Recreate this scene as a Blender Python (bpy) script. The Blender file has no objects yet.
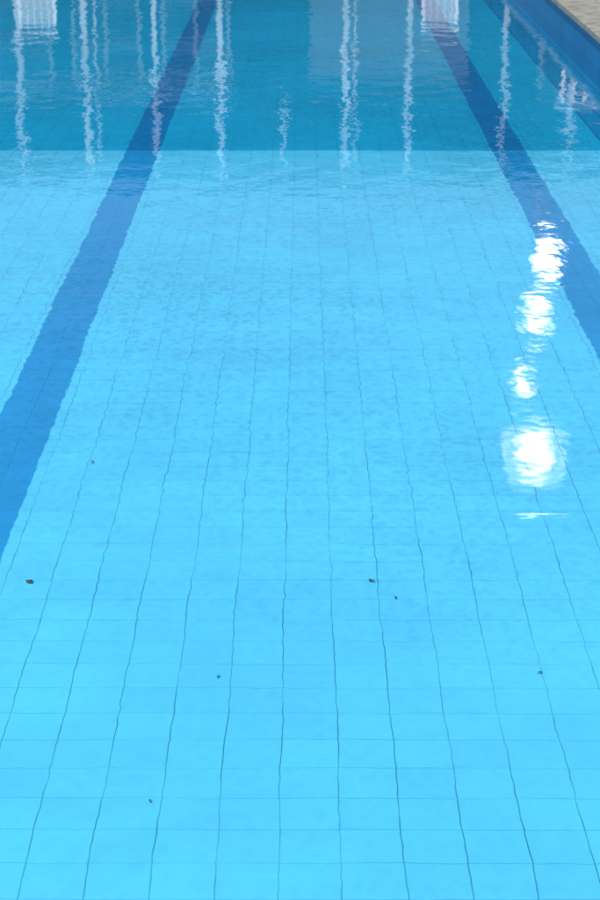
import bpy, math, random
from mathutils import Vector
random.seed(4)
S=bpy.context.scene
T=0.15
HC=1.94; FL=-0.48
SUN_EL=58; SUN_AZ=205.0
YB=12.75   # start of the deep end
# ---------------- helpers
def newmat(n):
    m=bpy.data.materials.new(n); m.use_nodes=True
    nt=m.node_tree; nt.nodes.clear(); return m,nt
class G:
    def __init__(s,nt): s.nt=nt
    def n(s,t,**k):
        x=s.nt.nodes.new(t)
        for a,b in k.items(): setattr(x,a,b)
        return x
    def l(s,a,b): s.nt.links.new(a,b)
    def setin(s,sock,v):
        if isinstance(v,bpy.types.NodeSocket): s.l(v,sock)
        else: sock.default_value=v
    def m(s,op,a,b=0.0,c=0.0,clamp=False):
        x=s.n('ShaderNodeMath',operation=op,use_clamp=clamp)
        s.setin(x.inputs[0],a); s.setin(x.inputs[1],b); s.setin(x.inputs[2],c)
        return x.outputs[0]
    def vm(s,op,a,b):
        x=s.n('ShaderNodeVectorMath',operation=op)
        s.setin(x.inputs[0],a); s.setin(x.inputs[1],b)
        return x.outputs[0]
    def sc(s,v,k):
        x=s.n('ShaderNodeVectorMath',operation='SCALE'); s.setin(x.inputs[0],v); s.setin(x.inputs[3],k); return x.outputs[0]
    def mr(s,v,a,b,c,d,smooth=True):
        x=s.n('ShaderNodeMapRange'); x.interpolation_type='SMOOTHSTEP' if smooth else 'LINEAR'
        s.setin(x.inputs[0],v); s.setin(x.inputs[1],a); s.setin(x.inputs[2],b); s.setin(x.inputs[3],c); s.setin(x.inputs[4],d)
        return x.outputs[0]
    def noise(s,vec,scale,det=2.0,rough=.5,col=False):
        x=s.n('ShaderNodeTexNoise'); s.l(vec,x.inputs['Vector'])
        x.inputs['Scale'].default_value=scale; x.inputs['Detail'].default_value=det; x.inputs['Roughness'].default_value=rough
        return x.outputs['Color' if col else 'Fac']
    def mix(s,f,a,b):
        x=s.n('ShaderNodeMix',data_type='RGBA'); s.setin(x.inputs[0],f)
        s.setin(x.inputs[6],a); s.setin(x.inputs[7],b); return x.outputs[2]
    def pos(s): return s.n('ShaderNodeNewGeometry').outputs['Position']
def c4(r,g,b): return (r,g,b,1)

def simple(name,col,rough=.5,var=.12,scale=6,bump=0.0,metal=0.0):
    m,nt=newmat(name); g=G(nt)
    p=g.pos(); n=g.noise(p,scale,3,.6)
    f=g.mr(n,.3,.7,1-var,1+var)
    x=g.n('ShaderNodeVectorMath',operation='SCALE'); x.inputs[0].default_value=col[:3]; g.l(f,x.inputs[3])
    b=g.n('ShaderNodeBsdfPrincipled'); g.l(x.outputs[0],b.inputs['Base Color']); b.inputs['Roughness'].default_value=rough
    b.inputs['Metallic'].default_value=metal
    if bump:
        bp=g.n('ShaderNodeBump'); bp.inputs['Distance'].default_value=bump
        g.l(g.noise(p,scale*8,4),bp.inputs['Height']); g.l(bp.outputs[0],b.inputs['Normal'])
    o=g.n('ShaderNodeOutputMaterial'); g.l(b.outputs[0],o.inputs[0]); return m

def mesh(name,verts,faces,mat=None,parent=None,smooth=False):
    me=bpy.data.meshes.new(name); me.from_pydata(verts,[],faces); me.update()
    ob=bpy.data.objects.new(name,me); S.collection.objects.link(ob)
    if mat: me.materials.append(mat)
    if parent: ob.parent=parent
    if smooth:
        for p in me.polygons: p.use_smooth=True
    return ob
def boxes(name,lst,mat,parent=None,bevel=0):
    V=[];F=[]
    for (x0,x1,y0,y1,z0,z1) in lst:
        b=len(V)
        V+=[(x0,y0,z0),(x1,y0,z0),(x1,y1,z0),(x0,y1,z0),(x0,y0,z1),(x1,y0,z1),(x1,y1,z1),(x0,y1,z1)]
        F+=[tuple(b+i for i in f) for f in ((0,3,2,1),(4,5,6,7),(0,1,5,4),(1,2,6,5),(2,3,7,6),(3,0,4,7))]
    ob=mesh(name,V,F,mat,parent)
    if bevel:
        md=ob.modifiers.new('b','BEVEL'); md.width=bevel; md.segments=2
    return ob
def empty(name):
    e=bpy.data.objects.new(name,None); S.collection.objects.link(e); return e

# ---------------- tile material
def tile_mat(name):
    m,nt=newmat(name); g=G(nt)
    p=g.pos()
    s0=g.n('ShaderNodeSeparateXYZ'); g.l(p,s0.inputs[0])
    d1=g.vm('SUBTRACT',g.noise(p,2.6,0,.5,True),(.5,.5,.5))
    d2=g.vm('SUBTRACT',g.noise(p,15,1,.5,True),(.5,.5,.5))
    q=g.vm('ADD',p,g.vm('MULTIPLY',d1,(.014,.014,0)))  # refraction wobble of the water, put into the tile pattern coordinates
    far=g.mr(s0.outputs[1],4.5,9.0,.009,.036)
    q=g.vm('ADD',q,g.sc(g.vm('MULTIPLY',d2,(1,1.3,0)),far))
    sp=g.n('ShaderNodeSeparateXYZ'); g.l(q,sp.inputs[0])
    u=g.m('ADD',g.m('DIVIDE',sp.outputs[0],T),.383+100)
    v=g.m('ADD',g.m('DIVIDE',sp.outputs[1],T),-.15+100)
    def line(w,wid):
        f=g.m('FRACT',w); dd=g.m('MINIMUM',f,g.m('SUBTRACT',1.0,f))
        return g.mr(dd,wid*.4,wid,1.0,0.0)
    lu=line(u,.015); lv=line(v,.013)
    wn=g.noise(p,3.1,2,.6)
    fade=g.mr(s0.outputs[1],4.5,8.5,1.0,.75)  # ripple blur over distance, put into the joint colour as lower contrast
    lu=g.m('MULTIPLY',g.m('MULTIPLY',lu,g.mr(wn,.3,.65,.35,.88)),fade)
    lv=g.m('MULTIPLY',lv,g.mr(g.noise(p,1.7,2,.6),.35,.7,.20,.60))
    gl=g.m('MAXIMUM',lu,lv)
    cx=g.n('ShaderNodeCombineXYZ'); g.l(g.m('FLOOR',u),cx.inputs[0]); g.l(g.m('FLOOR',v),cx.inputs[1])
    wh=g.n('ShaderNodeTexWhiteNoise'); g.l(cx.outputs[0],wh.inputs['Vector'])
    tint=g.mr(wh.outputs['Value'],0,1,.97,1.02,False)
    stain=g.mr(g.noise(p,1.1,3,.6),.3,.7,.94,1.05)
    k=g.m('MULTIPLY',tint,stain)
    LANE=17.0
    xt=g.m('DIVIDE',sp.outputs[0],T)
    ph=g.m('DIVIDE',g.m('ADD',xt,7.43+LANE*10+LANE/2),LANE)
    off=g.m('ABSOLUTE',g.m('MULTIPLY',g.m('SUBTRACT',g.m('FRACT',ph),.5),LANE))
    st=g.mr(off,.74,.80,1.0,0.0)
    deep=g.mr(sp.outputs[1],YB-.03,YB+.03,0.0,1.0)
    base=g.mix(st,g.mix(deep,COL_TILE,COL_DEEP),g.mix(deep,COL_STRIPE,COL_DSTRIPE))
    grout=g.mix(st,g.mix(deep,COL_GROUT,COL_GROUT2),COL_GROUT2)
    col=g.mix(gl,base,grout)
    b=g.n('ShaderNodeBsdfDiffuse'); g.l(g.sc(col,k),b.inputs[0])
    o=g.n('ShaderNodeOutputMaterial'); g.l(b.outputs[0],o.inputs[0]); return m
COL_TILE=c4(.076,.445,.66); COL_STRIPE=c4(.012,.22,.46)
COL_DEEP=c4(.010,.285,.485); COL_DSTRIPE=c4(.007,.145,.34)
COL_GROUT=c4(.014,.15,.24); COL_GROUT2=c4(.004,.10,.24)
M_floor=tile_mat('pool_floor_tile')

# ---------------- pool
XR=2.12; XL=-8.15; YN=1.1; YF=22.7; DECK=.24
pool=empty('swimming_pool')
mesh('pool_floor',[(XL,YN,FL),(XR,YN,FL),(XR,YF,FL),(XL,YF,FL)],[(0,1,2,3)],M_floor,pool)
def wall_mat():
    m,nt=newmat('pool_wall_tile'); g=G(nt); p=g.pos()
    sp=g.n('ShaderNodeSeparateXYZ'); g.l(p,sp.inputs[0])
    def line(w,wid):
        f=g.m('FRACT',w); dd=g.m('MINIMUM',f,g.m('SUBTRACT',1.0,f)); return g.mr(dd,wid*.5,wid,1.0,0.0)
    a=g.m('ADD',g.m('DIVIDE',g.m('ADD',sp.outputs[0],sp.outputs[1]),T),100)
    b_=g.m('ADD',g.m('DIVIDE',sp.outputs[2],T),100.1)
    gl=g.m('MAXIMUM',line(a,.03),line(b_,.03))
    band=g.mr(sp.outputs[2],-.13,-.12,0,1)
    base=g.mix(band,c4(.02,.36,.60),c4(.008,.14,.33))
    n=g.mr(g.noise(p,4,4,.6),.3,.7,.85,1.15)
    col=g.mix(gl,base,c4(.01,.07,.18))
    b=g.n('ShaderNodeBsdfPrincipled'); g.l(g.sc(col,n),b.inputs['Base Color']); b.inputs['Roughness'].default_value=.35
    o=g.n('ShaderNodeOutputMaterial'); g.l(b.outputs[0],o.inputs[0]); return m
M_wall=wall_mat()
CT=DECK-.05
mesh('pool_walls',[(XL,YN,FL),(XR,YN,FL),(XR,YF,FL),(XL,YF,FL),(XL,YN,CT),(XR,YN,CT),(XR,YF,CT),(XL,YF,CT)],
     [(0,1,5,4),(1,2,6,5),(2,3,7,6),(3,0,4,7)],M_wall,pool)

# ---------------- water
def water_mat():
    m,nt=newmat('pool_water'); g=G(nt); p=g.pos()
    sp=g.n('ShaderNodeSeparateXYZ'); g.l(p,sp.inputs[0])
    X=sp.outputs[0]; Y=sp.outputs[1]
    ys=g.vm('MULTIPLY',p,(1.0,.75,1.0))
    patch=g.mr(g.noise(p,.55,0,.5),.35,.65,.55,1.25)
    near=g.mr(Y,4.9,7.6,.25,1.0)
    a=g.m('MULTIPLY',patch,near)
    n1=g.noise(ys,6.0,0,.4); n2=g.noise(ys,19,1,.5); n3=g.noise(ys,1.6,0,.4)
    h=g.m('ADD',g.m('MULTIPLY',n1,.0022),g.m('MULTIPLY',n2,.00085))
    h=g.m('MULTIPLY',h,a)
    h=g.m('ADD',h,g.m('MULTIPLY',n3,.003))
    cy=g.m('SUBTRACT',Y,g.m('ADD',g.m('MULTIPLY',X,.20),g.m('ADD',4.50,g.m('MULTIPLY',n3,.22))))
    cr=g.m('POWER',2.718,g.m('MULTIPLY',g.m('MULTIPLY',cy,cy),-1600.0))
    cr=g.m('MULTIPLY',cr,g.mr(n1,.35,.62,0.15,1.0))
    h=g.m('ADD',h,g.m('MULTIPLY',cr,.0022))
    bp=g.n('ShaderNodeBump'); bp.inputs['Strength'].default_value=1; bp.inputs['Distance'].default_value=1
    g.l(h,bp.inputs['Height'])
    fr=g.n('ShaderNodeFresnel'); fr.inputs['IOR'].default_value=1.333; g.l(bp.outputs[0],fr.inputs['Normal'])
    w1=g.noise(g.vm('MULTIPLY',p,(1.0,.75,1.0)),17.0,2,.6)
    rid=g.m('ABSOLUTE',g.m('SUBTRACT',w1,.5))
    cl=g.mr(rid,0.0,.16,1.0,0.0)  # caustic light ripples, put into the water's transparent colour
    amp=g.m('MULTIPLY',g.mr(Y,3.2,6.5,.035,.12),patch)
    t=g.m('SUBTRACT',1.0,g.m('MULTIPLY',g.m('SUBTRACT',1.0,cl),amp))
    t=g.m('MINIMUM',g.m('ADD',t,g.m('MULTIPLY',cr,.10)),1.0)  # light along the swell crest, added to the same transparent colour
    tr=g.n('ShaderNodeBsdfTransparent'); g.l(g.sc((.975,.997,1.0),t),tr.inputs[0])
    gs=g.n('ShaderNodeBsdfAnisotropic'); gs.distribution='BECKMANN'
    gs.inputs['Roughness'].default_value=.055; gs.inputs[0].default_value=c4(1,1,1); g.l(bp.outputs[0],gs.inputs['Normal'])
    mx=g.n('ShaderNodeMixShader'); g.l(fr.outputs[0],mx.inputs[0]); g.l(tr.outputs[0],mx.inputs[1]); g.l(gs.outputs[0],mx.inputs[2])
    o=g.n('ShaderNodeOutputMaterial'); g.l(mx.outputs[0],o.inputs[0]); return m
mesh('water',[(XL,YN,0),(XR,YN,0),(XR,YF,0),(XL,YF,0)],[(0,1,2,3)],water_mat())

# ---------------- deck / ground
M_deck=simple('paving_stone',(.25,.245,.21),.8,.25,3,.002)
M_cope=simple('coping_stone',(.25,.245,.21),.7,.25,9,.002)
M_joint=simple('mortar',(.10,.10,.09),.9)
R=700
mesh('ground',[(-R,-R,DECK-.02),(XL-.02,-R,DECK-.02),(XL-.02,R,DECK-.02),(-R,R,DECK-.02),
  (XR+.02,-R,DECK-.02),(R,-R,DECK-.02),(R,R,DECK-.02),(XR+.02,R,DECK-.02),
  (XL-.02,YN-.02,DECK-.02),(XR+.02,YN-.02,DECK-.02),(XL-.02,YF+.02,DECK-.02),(XR+.02,YF+.02,DECK-.02)],
  [(0,1,2,3),(4,5,6,7),(1,4,9,8),(10,11,7,2)],M_joint)
sl=[];cp=[]
cw=.3
y=YN-.3
while y<YF+.3:
    cp.append((XR-.02,XR+cw-.006,y,y+.494,CT,DECK)); cp.append((XL-cw+.006,XL+.02,y,y+.494,CT,DECK)); y+=.5
x=XL+.03
while x<XR-.1:
    w=min(.494,XR-.03-x)
    cp.append((x,x+w,YF-.02,YF+cw,CT,DECK)); cp.append((x,x+w,YN-cw,YN+.02,CT,DECK)); x+=.5
boxes('pool_coping',cp,M_cope,None,.008)
x=XR+cw
while x<XR+6:
    y=-3
    while y<27:
        sl.append((x,x+.594,y,y+.594,DECK-.06,DECK-.004+random.uniform(-.001,.001))); y+=.6
    x+=.6
x=XL+.03
while x<XR+.2:
    y=YF+cw+.006
    while y<27:
        sl.append((x,min(x+.594,XR+cw-.006),y,y+.594,DECK-.06,DECK-.004+random.uniform(-.001,.001))); y+=.6
    x+=.6
boxes('paving',sl,M_deck,None,.004)

# ---------------- pavilion at the far end
M_white=simple('white_paint',(.74,.75,.75),.4,.04,3)
M_post=simple('post_paint',(.40,.43,.45),.45,.3,1.3)
M_dark=simple('dark_render',(.03,.07,.09),.7,.3,1.2)
M_pale=simple('pale_render',(.42,.38,.39),.7,.1,1.5)
M_glass,nt=newmat('window_glass'); g=G(nt)
b=g.n('ShaderNodeBsdfPrincipled'); b.inputs['Base Color'].default_value=c4(.02,.05,.06); b.inputs['Roughness'].default_value=.08
o=g.n('ShaderNodeOutputMaterial'); g.l(b.outputs[0],o.inputs[0])
YP=24.2; KX=YP/22.0
def zz(z): return (z+HC)*KX-HC
HR=zz(2.63)
pav=empty('poolside_pavilion')
BW=YP+3.0
boxes('roof',[(-16,16,YP,YP+5,HR-.16,HR)],M_dark,pav,.01)
boxes('back_wall',[(-16,16,BW,BW+.2,DECK-.05,HR-.162),(-16,-15.8,YP+.3,BW-.002,DECK-.05,HR-.162),(15.8,16,YP+.3,BW-.002,DECK-.05,HR-.162)],M_dark,pav)
boxes('pale_wall_panel',[(.1,2.4,BW-.1,BW-.003,DECK,2.2),(-7.0,-5.0,BW-.1,BW-.003,DECK,2.3)],M_pale,pav)
fr=[];gl=[]
for x0 in (-10.5,-4.6,-3.3,-2.0,3.5,5.1):
    gl.append((x0,x0+.9,BW-.06,BW-.01,1.0,2.3))
    for a in (x0-.05,x0+.42,x0+.9): fr.append((a,a+.05,BW-.10,BW-.003,.95,2.35))
    for z in (.95,1.65,2.3): fr.append((x0+.001,x0+.899,BW-.095,BW-.004,z,z+.05))
boxes('window_glass',gl,M_glass,pav); boxes('window_frames',fr,M_white,pav)
posts=[(-4.9,.04),(-4.15,.03),(-3.36,.035),(-2.58,.035),(-2.45,.012),(-1.75,.03),(-.98,.035),(.51,.035),(.62,.012),(1.26,.032),(2.4,.03),(3.2,.03),(4.0,.035),(5.0,.035)]
posts=[(x*KX,w*1.05) for x,w in posts]
boxes('posts',[(x-w,x+w,YP+.02,YP+.02+2*w,DECK-.02,HR-.162) for x,w in posts],M_post,pav,.006)
boxes('hanging_rods',[(-.23*KX-.02,-.23*KX+.02,YP+.04,YP+.08,zz(1.7),HR-.162)],M_post,pav)
hr=[]
for (xa,wa),(xb,wb) in zip(posts[:6],posts[1:7]):
    hr.append((xa+wa+.002,xb-wb-.002,YP+.035,YP+.06,zz(1.45),zz(1.45)+.035))
boxes('handrail',hr,M_post,pav)
def lattice(x0,x1,z1):
    x0*=KX;x1*=KX;z1=zz(z1)
    L=empty('lattice_screen')
    bars=[(x0,x0+.04,YP-.3,YP-.26,DECK-.01,z1),(x1-.04,x1,YP-.3,YP-.26,DECK-.01,z1)]
    boxes('frame',bars,M_white,L)
    sl=[]
    z=DECK+.05
    while z<z1-.03: sl.append((x0+.041,x1-.041,YP-.295,YP-.265,z,z+.035)); z+=.075
    boxes('slats',sl,M_white,L)
    vs=[]
    x=x0+.1
    while x<x1-.06: vs.append((x,x+.02,YP-.262,YP-.245,DECK,z1-.02)); x+=.09
    boxes('uprights',vs,M_white,L)
lattice(-3.3,-2.86,.78); lattice(1.38,1.8,.74)
ra=empty('railing')
ry=18.2
boxes('pickets',[(2.55+i*.11,2.58+i*.11,ry,ry+.03,DECK-.005,1.02) for i in range(24)],M_white,ra)
boxes('rails',[(2.5,5.2,ry-.01,ry+.04,1.021,1.06),(2.5,5.2,ry+.031,ry+.05,.40,.44)],M_white,ra)

# ---------------- helpers for placing by world ray
YAW=math.atan(3/1956)
def ray(px,py,f=1838.0,p=math.radians(20.0)):
    u=(px-300)/f; v=(py-450)/f
    d=Vector((u, math.cos(p)-v*math.sin(p), -math.sin(p)-v*math.cos(p)))
    a=YAW
    return Vector((d.x*math.cos(a)-d.y*math.sin(a), d.x*math.sin(a)+d.y*math.cos(a), d.z)).normalized()
def unproj(px,py,z):
    d=ray(px,py); return Vector((0,0,HC))+d*((z-HC)/d.z)
e=math.radians(SUN_EL); a=math.radians(SUN_AZ)
SUN=Vector((math.sin(a)*math.cos(e),math.cos(a)*math.cos(e),math.sin(e)))
# ---------------- added out-of-view mast with aluminium mirrors, aimed to throw sun glints on the water
M_alu=simple('bare_aluminium',(.9,.9,.9),.20,.03,4,0,1.0)
mast=empty('glint_mast')
YM=29.8
def refl_pt(px,py,Y):
    d=ray(px,py); d=Vector((d.x,d.y,-d.z)); o=Vector((0,0,-HC)); return o+d*(Y/d.y)
def panel_frame(c):
    inc=(c-Vector((0,0,-HC))).normalized()
    n=(SUN-inc).normalized()
    r=n.cross(Vector((0,0,1))).normalized()*-1
    u=r.cross(n)
    if u.z<0: u=-u
    return n,r,u
def disc(name,c,rx,rz,sag):
    n,r,u=panel_frame(c); V=[tuple(c-n*sag)];F=[]; K=40; rings=8
    for j in range(1,rings+1):
        for i in range(K):
            t=i/K*2*math.pi; q=j/rings
            V.append(tuple(c+r*math.cos(t)*rx*q+u*math.sin(t)*rz*q-n*sag*(1-q**2.6)))
    for i in range(K): F.append((0,1+i,1+(i+1)%K))
    for j in range(rings-1):
        for i in range(K):
            A=1+j*K+i;B=1+j*K+(i+1)%K
            F.append((A,A+K,B+K,B))
    o=mesh(name,V,F,M_alu,mast,True)
    md=o.modifiers.new('s','SOLIDIFY'); md.thickness=.02; return o
cD=refl_pt(537,455,YM); cS=refl_pt(526,383,YM); cL=refl_pt(538,316,YM); cM=refl_pt(547,266,YM)
disc('glint_mirror',cD,.56,.60,.070)
disc('small_glint_mirror',cS,.24,.33,.026)
disc('long_glint_mirror',cL,.28,.42,.030)
disc('upper_glint_mirror',cM,.24,.56,.020)
zt=cD.z+.1
V=[];F=[];K=12
px_=cL.x
for z in (0.2,zt):
    for i in range(K): V.append((px_+.04*math.cos(i/K*6.2832),YM+.45+.04*math.sin(i/K*6.2832),z))
for i in range(K): F.append((i,(i+1)%K,K+(i+1)%K,K+i))
mesh('pole',V,F,M_pale,mast,True)
boxes('brackets',[(min(px_,c.x)-.03,max(px_,c.x)+.03,YM+.03,YM+.47,c.z-.03,c.z+.03) for c in (cD,cS,cL,cM)],M_pale,mast)

# ---------------- debris on floor
M_leaf=simple('dead_leaf',(.03,.04,.03),.8,.4,60)
V=[];F=[]
for (px,py,s) in [(30,583,.014),(93,463,.008),(372,582,.011),(396,599,.007),(218,678,.007),(540,674,.007),(150,803,.006)]:
    c=unproj(px,py,FL); a0=random.uniform(0,6.28); b=len(V); k=9
    V.append((c.x,c.y,FL+.008))
    for i in range(k):
        a_=i/k*6.283; r=s*random.uniform(.5,1.3)*(1.0 if abs(math.cos(a_))>.5 else .45)
        V.append((c.x+r*math.cos(a_+a0),c.y+1.2*r*math.sin(a_+a0),FL+.004+random.uniform(0,.006)))
    for i in range(k): F.append((b,b+1+i,b+1+(i+1)%k))
mesh('fallen_leaves',V,F,M_leaf)

# ---------------- world, sun, camera
w=bpy.data.worlds.new('World'); S.world=w; w.use_nodes=True
nt=w.node_tree; bg=nt.nodes['Background']; sky=nt.nodes.new('ShaderNodeTexSky'); sky.sky_type='NISHITA'
sky.sun_disc=False; sky.sun_elevation=math.radians(SUN_EL); sky.sun_rotation=math.radians(SUN_AZ)
nt.links.new(sky.outputs[0],bg.inputs[0]); bg.inputs[1].default_value=.09
L=bpy.data.lights.new('sun','SUN'); L.energy=4.9; L.angle=math.radians(.5); L.color=(1,.97,.93)
lo=bpy.data.objects.new('sun',L); S.collection.objects.link(lo)
lo.rotation_euler=SUN.to_track_quat('Z','Y').to_euler(); lo.location=(5,10,20)
cam=bpy.data.cameras.new('camera'); co=bpy.data.objects.new('camera',cam); S.collection.objects.link(co)
cam.sensor_fit='VERTICAL'; cam.sensor_height=36; cam.sensor_width=24; cam.lens=1838/900*36; cam.clip_end=3000
cam.dof.use_dof=True; cam.dof.focus_distance=6.0; cam.dof.aperture_fstop=11
co.location=(0,0,HC); co.rotation_euler=(math.radians(70),0,YAW)
S.camera=co
S.view_settings.view_transform='Standard'; S.view_settings.look='None'
